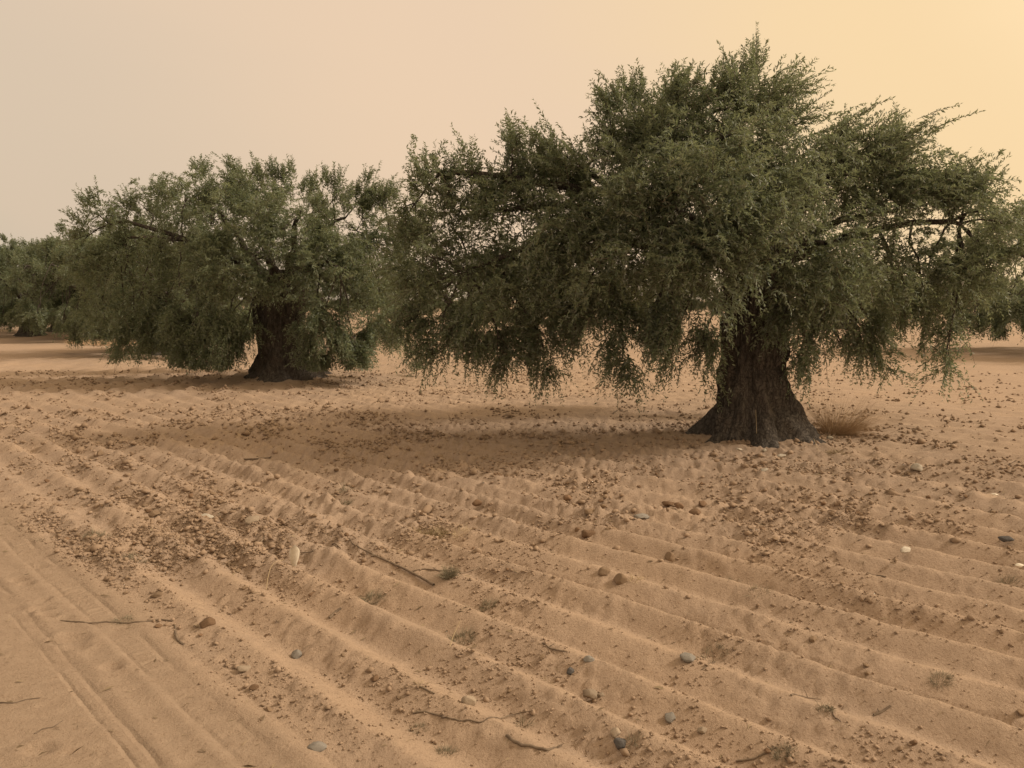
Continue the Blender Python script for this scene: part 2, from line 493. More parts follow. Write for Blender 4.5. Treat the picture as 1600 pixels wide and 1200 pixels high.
def crown(clumps, n_twigs, seed, leaf_len=0.058, leaf_mat=None, spacing=0.021, stem_share=0.3):
    """clumps: (centre, (rx, ry, rz), style, weight). Returns leaf mesh and twig mesh, in the tree's own space."""
    rng = np.random.default_rng(seed)
    vol = np.array([(c[1][0] * c[1][1] * c[1][2]) ** 0.75 * c[3] * (3.4 if c[2] == 'hang' else 1.0) for c in clumps])
    cnt = np.maximum(6, (vol / vol.sum() * n_twigs)).astype(int)
    P0, DIR, LEN, DROOP, TONE = [], [], [], [], []
    for (c, r, style, w), n in zip(clumps, cnt):
        c = np.array(c); r = np.array(r)
        # twigs stand in sprays: a shared root and heading for about a dozen of them
        ns = max(4, n // {'up': 18, 'hang': 20}.get(style, 14))
        qs = norm(rng.normal(size=(ns, 3)))
        k = 9
        sp = norm(rng.normal(size=(k, 3)))
        near = np.argmax(qs @ sp.T, axis=1)
        rad = rng.random(ns)[:, None] ** 0.36 * (0.60 + 0.55 * rng.random(k)[near])[:, None]
        cs = c + qs * rad * r
        own = rng.integers(0, ns, n)
        q = norm(qs[own] + rng.normal(0, 0.30, (n, 3)))
        p = cs[own] + rng.normal(0, {'hang': 0.062, 'up': 0.065}.get(style, 0.085), (n, 3)) * np.array((1, 1, 1.2))
        sway = norm(rng.normal(size=(ns, 3)))[own] * (0.30 if style == 'up' else 0.45)
        out = norm(np.array((c[0], c[1], 0.0)) + 1e-6)
        rn = rng.normal(size=(n, 3)) * (0.18 if style == 'up' else 0.26) + sway
        tone = rng.normal(0, 0.17, ns)[own] + rng.normal(0, 0.10)
        if style == 'up':
            lean = np.array((rng.normal(0.12, 0.18), rng.normal(0, 0.18), 0))
            d = q * 0.5 + np.array((0, 0, 0.95)) + out * 0.25 + lean + rn
            ln = rng.uniform(0.18, 0.44, n); dr = rng.uniform(0.0, 0.35, n)
        elif style == 'sweep':                              # long shoots blown towards +x
            d = q * 0.3 + np.array((0.95, 0.0, 0.55)) + rn * 0.7
            ln = rng.uniform(0.25, 0.50, n); dr = rng.uniform(0.0, 0.25, n)
        elif style == 'hang':
            d = q * np.array((0.55, 0.55, 0.25)) + np.array((0, 0, -0.65)) + out * 0.15 + rn
            ln = rng.uniform(0.16, 0.36, n); dr = rng.uniform(0.2, 0.7, n)
        else:                                               # body of the crown: arching out, tips falling
            d = q * 0.55 + np.array((0, 0, 0.22)) + out * 0.10 + rn * 1.7
            ln = rng.uniform(0.14, 0.36, n); dr = rng.uniform(0.15, 0.9, n)
        P0.append(p); DIR.append(norm(d)); LEN.append(ln); DROOP.append(dr); TONE.append(tone)
    P0 = np.concatenate(P0); DIR = np.concatenate(DIR); LEN = np.concatenate(LEN)
    DROOP = np.concatenate(DROOP); TONE = np.concatenate(TONE)
    P0[:, 2] = np.maximum(P0[:, 2], 0.45)
    n = len(P0)
    m = int(0.46 / spacing)
    t = (np.arange(m)[None, :] + rng.random((n, m)) * 0.6) * spacing          # arc length on the twig
    ok = t < LEN[:, None]
    tt = t[..., None]; L_ = LEN[:, None, None]; G = DROOP[:, None, None]
    pos = P0[:, None] + DIR[:, None] * tt + np.array((0, 0, -1.0)) * G * tt * tt / L_ * 0.9
    tan = norm(DIR[:, None] + np.array((0, 0, -1.0)) * 1.8 * G * tt / L_)
    leaves = []
    tints = []
    for side in (1, -1):
        a = norm(np.cross(tan, norm(rng.normal(size=(n, 1, 3)) * 0.6 + np.array((0.2, 0.1, 1)) + rng.normal(size=(n, m, 3)) * 0.35)))
        d = norm(tan * 0.65 + a * side * 0.75 + rng.normal(size=(n, m, 3)) * 0.36)
        nn = norm(rng.normal(size=(n, m, 3)) * 0.7 + np.array((0, 0, 0.8)))
        keep = ok & (rng.random((n, m)) < 0.90) & (pos[..., 2] > 0.30)
        kp = keep.ravel()
        cntl = kp.sum()
        fade = 1 - 0.35 * (t / LEN[:, None]).ravel()[kp]
        Ln = leaf_len * rng.uniform(0.7, 1.25, cntl) * fade
        leaves.append(quad_leaves(pos.reshape(-1, 3)[kp], d.reshape(-1, 3)[kp], nn.reshape(-1, 3)[kp], Ln, Ln * rng.uniform(0.24, 0.33, cntl)))
        tints.append(np.clip(0.62 + np.repeat(TONE, m)[kp] + rng.normal(0, 0.20, cntl), 0, 1))
    V = np.concatenate(leaves)
    me = new_mesh('crown', V, np.arange(len(V)), 4, leaf_mat or M_LEAF, False, [('tint', 'FACE', np.concatenate(tints))])
    # stems
    pick = rng.random(n) < stem_share
    p, d, l, g = P0[pick], DIR[pick], LEN[pick], DROOP[pick]
    ts = np.array((-0.10, 0.5, 1.0))
    pts = p[:, None] + d[:, None] * (ts[None, :, None] * l[:, None, None]) + np.array((0, 0, -1.0)) * (g * l)[:, None, None] * (np.clip(ts, 0, 1) ** 2)[None, :, None] * 0.9
    rr = np.array((0.0034, 0.0024, 0.0010))
    th = np.array((0, 2.094, 4.189))
    ax = norm(np.cross(d, np.array((0.3, 0.5, 0.8)))); bx = np.cross(d, ax)
    ring = pts[:, :, None] + rr[None, :, None, None] * (np.cos(th)[None, None, :, None] * ax[:, None, None] + np.sin(th)[None, None, :, None] * bx[:, None, None])
    nv = len(p); base = np.arange(nv)[:, None] * 9
    fl = []
    for s in (0, 1):
        for k in range(3):
            k2 = (k + 1) % 3
            fl.append(base + np.array((s * 3 + k, s * 3 + k2, s * 3 + 3 + k2, s * 3 + 3 + k))[None])
    tw = new_mesh('twigs', ring.reshape(-1, 3), np.concatenate(fl).ravel(), 4, M_TWIG, False)
    return me, tw

def trunk_mesh(prof, seed, sides=132, rings=96, lobes=7, lean=(0, 0)):
    """prof: list of (z, radius, cx). Gnarled, fluted, with root buttresses."""
    rng = np.random.default_rng(seed)
    zs = np.array([p[0] for p in prof]); rs = np.array([p[1] for p in prof]); cx = np.array([p[2] for p in prof])
    zz = zs[0] + (zs[-1] - zs[0]) * np.linspace(0, 1, rings) ** 1.25
    R = np.interp(zz, zs, rs); C = np.interp(zz, zs, cx)
    th = np.arange(sides) / sides * 2 * math.pi
    Z, TH = np.meshgrid(zz, th, indexing='ij')
    rad = np.repeat(R[:, None], sides, 1)
    flare = np.clip((R - R[len(R) // 2:].mean()) / R[0], 0, 1)[:, None]
    lob = np.zeros_like(Z)
    for k in range(lobes):
        a0 = 2 * math.pi * (k + rng.uniform(-0.3, 0.3)) / lobes
        tw = rng.uniform(-0.5, 0.5)
        dth = (TH - a0 - tw * (Z - zs[0]) + math.pi) % (2 * math.pi) - math.pi
        lob += rng.uniform(0.6, 1.2) * np.exp(-(dth / 0.26) ** 2)
    rad = rad * (1 + (lob - 0.45) * (0.13 + 0.55 * flare))
    cxn, sxn = np.cos(TH), np.sin(TH)
    n1 = fbm(TH * 5.1 + 0.8 * np.sin(Z * 2.2), Z * 1.3 + 9, seed, 3)
    n1 = n1 * np.minimum(1, np.minimum(TH, 2 * math.pi - TH) * 2)
    n2 = fbm(TH * 11.0, Z * 4.5, seed + 5, 3) * np.minimum(1, np.minimum(TH, 2 * math.pi - TH) * 2)
    rad = rad * (1 + 0.13 * n1 + 0.10 * n2)
    n3 = fbm(cxn * 3 + 7, sxn * 3 + Z * 3.5, seed + 9, 2)
    knot = cells(TH * 2.3 + 4, Z * 2.6, seed + 13) * np.minimum(1, np.minimum(TH, 2 * math.pi - TH) * 2)
    rad = rad + 0.024 * n3 + 0.085 * knot - 0.045
    x = C[:, None] + rad * cxn + lean[0] * (Z - zs[0]); y = rad * sxn + lean[1] * (Z - zs[0])
    V = np.stack([x, y, Z], -1).reshape(-1, 3)
    i = np.arange(rings - 1)[:, None] * sides; j = np.arange(sides)[None]; j2 = (j + 1) % sides
    F = np.stack([i + j, i + j2, i + sides + j2, i + sides + j], -1).ravel()
    return new_mesh('trunk', V, F, 4, M_BARK, True)

def limb_pts(a, b, rng, sag=0.25, n=9):
    a, b = np.array(a, float), np.array(b, float)
    t = np.linspace(0, 1, n)[:, None]
    ln = np.linalg.norm(b - a)
    mid = (a + b) / 2 + np.array((0, 0, sag * ln)) + rng.normal(0, 0.05, 3) * ln
    p = (1 - t) ** 2 * a + 2 * t * (1 - t) * mid + t * t * b
    w = rng.normal(0, 0.02, (n, 3)) * ln; w[0] = 0; w[-1] = 0
    return p + w

def olive_tree(label, base, prof, clumps, n_twigs, seed, limbs, group='olive trees of the grove', mat=None,
               leaf_len=0.058, fork=None, limb_r=0.10, spacing=0.021):
    rng = np.random.default_rng(seed)
    root = bpy.data.objects.new('olive_tree', None)
    COL.objects.link(root)
    root.location = base
    tag(root, label, 'tree', group)
    link('trunk', trunk_mesh(prof, seed), root)
    ft = np.array(fork if fork else (prof[-1][2], 0, prof[-1][0]))
    Pmain = []
    for b in limbs:
        start = ft + np.array((np.sign(b[0]) * 0.12, np.sign(b[1]) * 0.12, -0.25))
        pts = limb_pts(start, b, rng, sag=0.16)
        link('branch', Geo().tube(pts, np.linspace(limb_r * rng.uniform(0.85, 1.25), 0.022, len(pts)), 9).mesh('branch', M_BARK), root)
        Pmain.append(pts)
    allp = np.concatenate(Pmain)
    g = Geo()
    for c, r, style, w in clumps:
        c = np.array(c)
        k = np.argmin(np.linalg.norm(allp - c, axis=1))
        pts = limb_pts(allp[k], c, rng, sag=0.10, n=6)
        g.tube(pts, np.linspace(0.016, 0.008, 6), 5)
        for q in range(3):
            e = c + rng.uniform(-0.65, 0.65, 3) * np.array(r)
            g.tube(limb_pts(pts[4], e, rng, 0.08, 5), np.linspace(0.008, 0.003, 5), 4)
    link('branchlets', g.mesh('branchlets', M_BARK), root)['kind'] = 'stuff'
    cm, tm = crown(clumps, n_twigs, seed + 1, leaf_len, mat, spacing)
    link('crown', cm, root)['kind'] = 'stuff'
    link('twigs', tm, root)['kind'] = 'stuff'
    return root

def local_clumps(spec, base, Y, drop=0.27):
    out = []
    for px, py, dy, r, style, *w in spec:
        dy = dy * (0.70 if dy < 0 else 1.0)
        p = at(px, py, Y + dy) - np.array(base)
        if style in ('up', 'sweep'): p[2] -= drop
        if isinstance(r, tuple): rr = (r[0] * .9, r[0] * .9, r[1])
        else: rr = (r * .96,) * 3 if style == 'body' else (r, r, r)
        out.append((tuple(p), rr, style, w[0] if w else 1.0))
    return out

# --- the near tree
b1 = np.array((T1[0], T1[1], float(height(np.array([T1[0]]), np.array([T1[1]]))[0]) - 0.05))
Y1 = b1[1]
spec1 = [
 # top edge, left to right
 (672, 262, 0.1, .34, 'up', .8), (662, 230, 0, .16, 'up', .6), (705, 300, -.1, .34, 'body', .7), (742, 232, .2, .26, 'up', .7), (800, 205, 0, .28, 'up', .7),
 (770, 265, .3, .42, 'up', .9), (845, 240, .2, .42, 'up'), (888, 205, -.2, .36, 'up', .9), (912, 275, .4, .34, 'up'),
 (962, 165, 0, .36, 'up'), (1000, 150, .4, .42, 'up', .9), (1045, 150, -.3, .42, 'up'), (1092, 140, .2, .40, 'up'),
 (1140, 120, -.1, .38, 'up'), (1185, 130, .3, .36, 'up'), (1222, 112, 0, .20, 'sweep', .9), (1243, 96, 0, .16, 'sweep', .9), (1205, 140, -.2, .26, 'sweep'),
 (1255, 190, .2, .24, 'sweep', .5), (1318, 165, 0, .22, 'sweep', .8), (1330, 200, .2, .34, 'up'), (1378, 205, -.1, .34, 'sweep', .9), (1402, 215, .2, .26, 'up'),
 (1285, 240, .3, .34, 'up', .8), (1470, 255, 0, .34, 'up', .9), (1510, 262, .2, .30, 'up', .8), (1540, 300, -.1, .30, 'body', .9), (1568, 350, .1, .26, 'body'), (1548, 420, .1, .26, 'body', .8), (1530, 330, -.3, .3, 'body', .8), (1420, 240, 0, .28, 'up', .8),
 (1440, 290, .3, .32, 'body', .8),
 # body
 (640, 330, .1, .30, 'body'), (665, 400, -.1, .46, 'body'), (650, 460, .1, .36, 'body'), (720, 370, .2, .5, 'body'), (745, 450, -.2, .5, 'body'),
 (790, 330, -.1, .55, 'body'), (815, 410, .3, .55, 'body'), (850, 300, .5, .5, 'body'), (870, 380, -.5, .6, 'body'), (880, 470, 0, .5, 'body'),
 (920, 330, -.3, .46, 'body'), (950, 400, -.9, .6, 'body'), (975, 240, .3, .50, 'body'), (1000, 300, -1.1, .6, 'body'), (1020, 390, -1.4, .55, 'body'),
 (1040, 230, -.4, .55, 'body'), (1070, 330, -1.5, .6, 'body'), (1090, 420, -1.5, .42, 'body'), (1110, 220, -.7, .6, 'body'), (1140, 300, -1.6, .6, 'body'),
 (1150, 395, -1.7, .45, 'body'), (1190, 220, -.6, .6, 'body'), (1210, 320, -1.4, .55, 'body'), (1215, 420, -1.0, .42, 'body', .8), (1255, 270, -.6, .5, 'body'),
 (1290, 420, -.9, .5, 'body'), (1320, 280, -.2, .52, 'body'), (1360, 290, .4, .5, 'body'), (1345, 400, -.5, .5, 'body'), (1390, 350, -.1, .42, 'body'),
 (1420, 290, 0, .36, 'body'), (1400, 430, .1, .5, 'body'), (1450, 420, .2, .42, 'body'), (1490, 315, .1, .38, 'body'), (1530, 380, .1, .36, 'body'), (1500, 440, -.1, .42, 'body'),
 # far side of the crown
 (1000, 320, 1.8, .7, 'body', .8), (1100, 260, 2.0, .8, 'body', .8), (1200, 300, 2.2, .8, 'body', .8), (1120, 400, 2.3, .7, 'body', .8), (1260, 400, 2.0, .6, 'body', .7),
 (920, 400, 1.6, .6, 'body', .8), (1330, 430, 1.6, .5, 'body', .7), (840, 440, 1.2, .5, 'body', .7), (1020, 440, 1.9, .55, 'body', .8), (1180, 430, 2.4, .5, 'body', .8),
 # hanging curtains
 (640, 500, .1, (.22, .26), 'hang', .7), (690, 510, 0, (.20, .34), 'hang'), (735, 505, -.2, (.26, .30), 'hang'), (780, 535, 0, (.18, .34), 'hang'), (815, 520, .3, (.26, .26), 'hang', .8),
 (850, 545, .1, (.18, .30), 'hang'), (905, 480, -.4, (.26, .32), 'hang'), (965, 500, -.6, (.24, .34), 'hang', 1.1), (973, 560, -.6, (.11, .30), 'hang', 1.3), (1025, 480, -1.0, (.22, .22), 'hang', .9),
 (1065, 500, -1.2, (.22, .26), 'hang', 1.1), (1098, 525, -1.0, (.16, .28), 'hang', 1.2), (1050, 540, -.7, (.14, .2), 'hang', .5), (1105, 580, -.6, (.07, .2), 'hang', .6),
 (1240, 480, -.8, (.22, .26), 'hang'), (1262, 540, -.6, (.15, .24), 'hang', 1.1), (1300, 500, -.5, (.24, .26), 'hang', .9), (1360, 500, -.3, (.25, .28), 'hang', 1.2),
 (1375, 560, -.2, (.09, .24), 'hang', .8), (1420, 480, 0, (.2, .2), 'hang', .9), (1455, 500, 0, (.13, .3), 'hang', .7), (1478, 555, 0, (.12, .2), 'hang', .8), (1490, 500, .1, (.14, .2), 'hang', .6),
 (1315, 535, -.2, (.10, .16), 'hang', .5),
]
prof1 = [(-0.06, .84, .0), (0.03, .69, .0), (.11, .59, .0), (.23, .50, .0), (.38, .43, 0), (.55, .40, -.02), (.75, .375, -.05), (1.0, .355, -.06), (1.3, .335, -.06), (1.6, .34, -.05), (1.85, .31, -.03), (2.1, .18, 0)]
limbs1 = [tuple(at(px, py, Y1 + dy) - b1) for px, py, dy in ((690, 270, 0), (790, 330, .1), (880, 260, .2), (1000, 220, .5), (1060, 330, -1.3), (1110, 180, .1), (1200, 200, -.3),
          (1330, 240, .2), (1400, 330, .3), (1500, 350, .1), (1290, 380, -.8), (1120, 300, 1.9), (1220, 330, 2.0), (930, 380, 1.4), (730, 420, -.1))]
olive_tree('large old olive tree with fluted trunk and wide drooping crown, nearest of all', tuple(b1), prof1, local_clumps(spec1, b1, Y1), 15500, 11, limbs1, leaf_len=.064, limb_r=.075)

# --- the second tree
b2 = np.array((T2[0], T2[1], float(height(np.array([T2[0]]), np.array([T2[1]]))[0]) - 0.06))
Y2 = b2[1]
spec2 = [
 (150, 320, 0, .40, 'up', .8), (205, 305, .3, .42, 'up', .8), (175, 345, -.2, .45, 'body'), (130, 375, 0, .35, 'body', .9), (240, 330, .2, .5, 'body'),
 (290, 295, -.2, .5, 'up'), (335, 280, .3, .5, 'up'), (375, 270, 0, .5, 'up'), (415, 290, -.3, .55, 'up'), (450, 285, .2, .45, 'up', .9), (490, 310, .3, .45, 'up', .8),
 (520, 295, -.2, .45, 'up', .9), (560, 300, .2, .5, 'up', .9), (600, 300, 0, .45, 'up'), (630, 330, .3, .5, 'body'), (660, 360, .4, .5, 'body'),
 (200, 400, -.3, .6, 'body'), (160, 440, .1, .6, 'body'), (150, 490, .3, .45, 'body'), (215, 470, -.5, .65, 'body'), (270, 370, -.6, .75, 'body'), (280, 450, -1.2, .7, 'body'), (330, 350, -1.0, .8, 'body'),
 (340, 430, -1.7, .75, 'body'), (390, 350, -1.5, .8, 'body'), (400, 430, -1.9, .6, 'body'), (440, 360, -1.7, .75, 'body'), (470, 420, -1.8, .6, 'body'), (500, 380, -1.2, .7, 'body'),
 (540, 420, -1.5, .7, 'body'), (550, 360, -.6, .75, 'body'), (590, 420, -.6, .7, 'body'), (620, 400, 0, .7, 'body'), (600, 470, .2, .6, 'body'), (570, 480, -1.0, .6, 'body'),
 (300, 350, 1.5, .8, 'body'), (400, 330, 2.0, .9, 'body'), (500, 360, 2.0, .9, 'body'), (450, 420, 2.4, .9, 'body'), (350, 430, 2.0, .8, 'body'), (560, 430, 1.6, .7, 'body'),
 (250, 505, -.3, .5, 'hang'), (215, 515, .1, (.5, .4), 'hang'), (300, 510, -1.2, (.55, .5), 'hang', 1.2), (285, 555, -1.0, (.35, .28), 'hang', 1.2), (345, 520, -1.6, (.45, .6), 'hang', 1.2),
 (365, 550, -1.5, (.25, .3), 'hang'), (320, 560, -1.2, (.3, .2), 'hang'), (500, 500, -1.6, (.5, .55), 'hang', 1.2), (525, 540, -1.5, (.4, .4), 'hang', 1.2), (555, 550, -1.4, (.3, .36), 'hang', 1.1), (580, 520, -.8, (.4, .4), 'hang'),
 (490, 555, -1.4, (.25, .25), 'hang', .9), (610, 510, 0, (.4, .25), 'hang', .8), (385, 505, -1.3, (.2, .4), 'hang', .8), (190, 540, .2, (.35, .15), 'hang', .7),
]
prof2 = [(-0.06, 1.0, .05), (.05, .78, .02), (.16, .64, .02), (.35, .52, -.02), (.6, .475, -.06), (.9, .46, -.08), (1.2, .47, -.10), (1.5, .48, -.12), (1.8, .44, -.1), (2.1, .28, -.05)]
limbs2 = [tuple(at(px, py, Y2 + dy) - b2) for px, py, dy in ((170, 350, 0), (250, 380, -.3), (330, 330, -.6), (400, 320, .3), (470, 330, -.8), (540, 340, .2), (610, 370, .2), (350, 420, 1.6), (500, 380, 1.8), (400, 400, -1.5), (530, 420, -1.3), (195, 372, -.1))]
olive_tree('second olive tree with broad flared trunk, left of the nearest tree', tuple(b2), prof2, local_clumps(spec2, b2, Y2, 0.16), 12500, 23, limbs2, mat=M_LEAF2, leaf_len=0.078, spacing=0.027, limb_r=.08)

# --- the grove behind: one more tree of its own, then copies turned and sized
def generic_clumps(seed, R=3.1, H=4.2):
    rng = np.random.default_rng(seed); out = []
    for k in range(64):
        a = rng.uniform(0, 2 * math.pi); rr = R * math.sqrt(rng.random()) * rng.uniform(.7, 1.05)
        top = H - 0.4 - 1.3 * (rr / R) ** 2.2 + rng.normal(0, .18)
        z = top if rng.random() < .55 else rng.uniform(1.7, top)
        style = 'up' if z > top - .1 and rng.random() < .7 else 'body'
        out.append(((rr * math.cos(a), rr * math.sin(a), z), (rng.uniform(.45, .75),) * 2 + (rng.uniform(.4, .6),), style, 1))
    for k in range(30):
        a = 2 * math.pi * (k + rng.uniform(-.3, .3)) / 30; rr = R * rng.uniform(.55, .98)
        out.append(((rr * math.cos(a), rr * math.sin(a), rng.uniform(.95, 1.5)), (rng.uniform(.3, .55),) * 2 + (rng.uniform(.35, .6),), 'hang', 1))
    return out

gl = [(2.4 * math.cos(a), 2.4 * math.sin(a), 2.9) for a in np.linspace(0.3, 6.0, 9)]
prof3 = [(-0.1, .95, 0), (.05, .75, 0), (.2, .58, 0), (.5, .46, 0), (1.0, .42, 0), (1.5, .42, .03), (1.9, .25, .05)]
def copy_tree(src, loc, rz, s, label):
    r = src.copy(); COL.objects.link(r)
    r.location = loc; r.rotation_euler = (0, 0, rz); r.scale = (s[0], s[0], s[1])
    r['label'] = label
    for ch in list(src.children):
        c = ch.copy(); COL.objects.link(c); c.parent = r
    return r
def gpos(px, py, dz=-0.05):
    x, y = flat_at(px, py)
    return (x, y, float(height(np.array([x]), np.array([y]))[0]) + dz)
src = olive_tree('olive tree standing close behind the second tree, its root showing at left', gpos(262, 552), prof3, generic_clumps(5), 9000, 31, gl, mat=M_LEAF2, leaf_len=.11, spacing=.036)
src.rotation_euler = (0, 0, 1.0); src.scale = (.95, .95, .92)
src2 = olive_tree('pale olive tree with flared foot at the far left edge', gpos(48, 524), prof3, generic_clumps(8), 8000, 37, gl, mat=M_LEAF2, leaf_len=.12, spacing=.042)
src2.scale = (.86, .86, .98)
copy_tree(src2, gpos(155, 531), 2.1, (.95, 1.0), 'olive tree between the far left one and the second tree, dry brush at its foot')
copy_tree(src, gpos(-60, 515), 3.3, (1.0, 1.05), 'olive tree cut off by the left edge of the picture')
copy_tree(src, (17.1, 22.6, -.03), 4.4, (1.2, 1.12), 'olive tree cut off by the right edge of the picture')
copy_tree(src, gpos(98, 518), 5.5, (1.0, 1.08), 'olive tree showing between the far left one and the brush-footed one')
copy_tree(src2, gpos(208, 527), 3.9, (1.05, 1.06), 'olive tree hidden mostly behind the second tree, left of its root')
copy_tree(src2, gpos(1492, 497), .8, (1.25, 1.05), 'distant olive tree seen under the right side of the near crown')
copy_tree(src, gpos(1322, 513), 5.2, (1.0, .95), 'distant olive tree just right of the near trunk')
copy_tree(src2, gpos(818, 523), 1.4, (1.0, 1.0), 'distant olive tree behind the left side of the near crown')
copy_tree(src, gpos(1005, 505), 2.8, (1.05, 1.0), 'distant olive tree seen between hanging strands left of the near trunk')
FAR = [(700, 497), (905, 493), (1120, 491), (1230, 496), (1400, 490), (1580, 491), (1690, 496), (610, 491), (500, 494), (390, 490), (300, 494), (185, 495), (85, 491), (0, 494),
       (560, 484), (655, 485), (760, 484), (850, 485), (955, 484), (1060, 484), (1170, 484), (1290, 484), (1350, 485), (1450, 484), (1535, 484), (1620, 485), (440, 484), (240, 484), (130, 484), (40, 484)]
for k, (px, py) in enumerate(FAR):
    copy_tree((src, src2)[k % 2], gpos(px, py), k * 1.7, (random.uniform(1.0, 1.3), random.uniform(.95, 1.08)), 'small far-off olive tree along the horizon')['group'] = 'far olive trees along the horizon'

# --- slender shoot between the two trees
def sapling():
    p = gpos(648, 590, -.02)
    root = bpy.data.objects.new('olive_sapling', None); COL.objects.link(root); root.location = p
    tag(root, 'slender young olive shoot standing between the two nearest trees', 'sapling')
    pts = np.array([(0.02, 0, 0), (.05, 0, .2), (.03, .02, .5), (.01, 0, .8), (-.03, .02, 1.15)])
    link('stem', Geo().tube(pts, (.012, .011, .009, .007, .004), 6).mesh('stem', M_TWIG), root)
    cl = [((.10, 0, .12), (.16, .14, .08), 'up', 1), ((.06, 0, .3), (.09, .09, .12), 'body', .6), ((.0, 0, .6), (.07, .07, .2), 'body', .4), ((-.02, 0, .95), (.09, .09, .2), 'body', .6)]
    cm, tm = crown(cl, 60, 77, .05, M_LEAF2)
    cm.transform(Matrix.Translation((0, 0, -.28)))
    link('foliage', cm, root); 
sapling()

# ------------------------------------------------------------------ clods, stones
def icosphere(sub):
    t = (1 + 5 ** .5) / 2
    v = [(-1, t, 0), (1, t, 0), (-1, -t, 0), (1, -t, 0), (0, -1, t), (0, 1, t), (0, -1, -t), (0, 1, -t), (t, 0, -1), (t, 0, 1), (-t, 0, -1), (-t, 0, 1)]
    f = [(0, 11, 5), (0, 5, 1), (0, 1, 7), (0, 7, 10), (0, 10, 11), (1, 5, 9), (5, 11, 4), (11, 10, 2), (10, 7, 6), (7, 1, 8), (3, 9, 4), (3, 4, 2), (3, 2, 6), (3, 6, 8), (3, 8, 9), (4, 9, 5), (2, 4, 11), (6, 2, 10), (8, 6, 7), (9, 8, 1)]
    v = [np.array(p) / np.linalg.norm(p) for p in v]
    for _ in range(sub):
        cache = {}; nf = []
        def mid(a, b):
            k = (min(a, b), max(a, b))
            if k not in cache:
                m = v[a] + v[b]; v.append(m / np.linalg.norm(m)); cache[k] = len(v) - 1
            return cache[k]
        for a, b, c in f:
            ab, bc, ca = mid(a, b), mid(b, c), mid(c, a)
            nf += [(a, ab, ca), (b, bc, ab), (c, ca, bc), (ab, bc, ca)]
        f = nf
    return np.array(v), np.array(f)

def rock_verts(seed, sub, angular=0.5):
    rng = np.random.default_rng(seed)
    v, f = icosphere(sub)
    for _ in range(14):                                      # chop flat facets
        n = norm(rng.normal(size=3)); d = rng.uniform(.55, .9)
        over = v @ n - d
        v = v - np.where(over > 0, over, 0)[:, None] * n * angular * 1.9
    nn = fbm(v[:, 0] * 2.2 + seed, v[:, 1] * 2.2 + v[:, 2] * 1.7, seed, 3)
    v = v * (1 + .16 * nn)[:, None]
    return v, f

ROCKS = [rock_verts(200 + k, 2) for k in range(10)]
_rock_cache = {}
def rock_mesh(k, mat):
    key = (k, mat.name)
    if key not in _rock_cache:
        v, f = ROCKS[k]
        _rock_cache[key] = new_mesh('rock', v, f.ravel(), 3, mat, False)
    return _rock_cache[key]

def place_rock(name, label, cat, px, py, w, h, mat, k, group=None, rz=None):
    """py: the row where it meets the ground; w, h: its size in photograph pixels."""
    p = on_ground(px, py - h * .15)
    s = p[1] / FPX / math.cos(PITCH)
    o = link(name, rock_mesh(k % 10, mat))
    sx, sz = w * s / 2 * 1.05, h * s / 2 * 1.1
    o.scale = (sx, (sx + sz) / 2, sz)
    o.location = (p[0], p[1] + sz * .5, p[2] + sz * .35)
    o.rotation_euler = (random.uniform(-.15, .15), random.uniform(-.15, .15), random.uniform(-.4, .4) if rz is None else rz)
    return tag(o, label, cat, group)

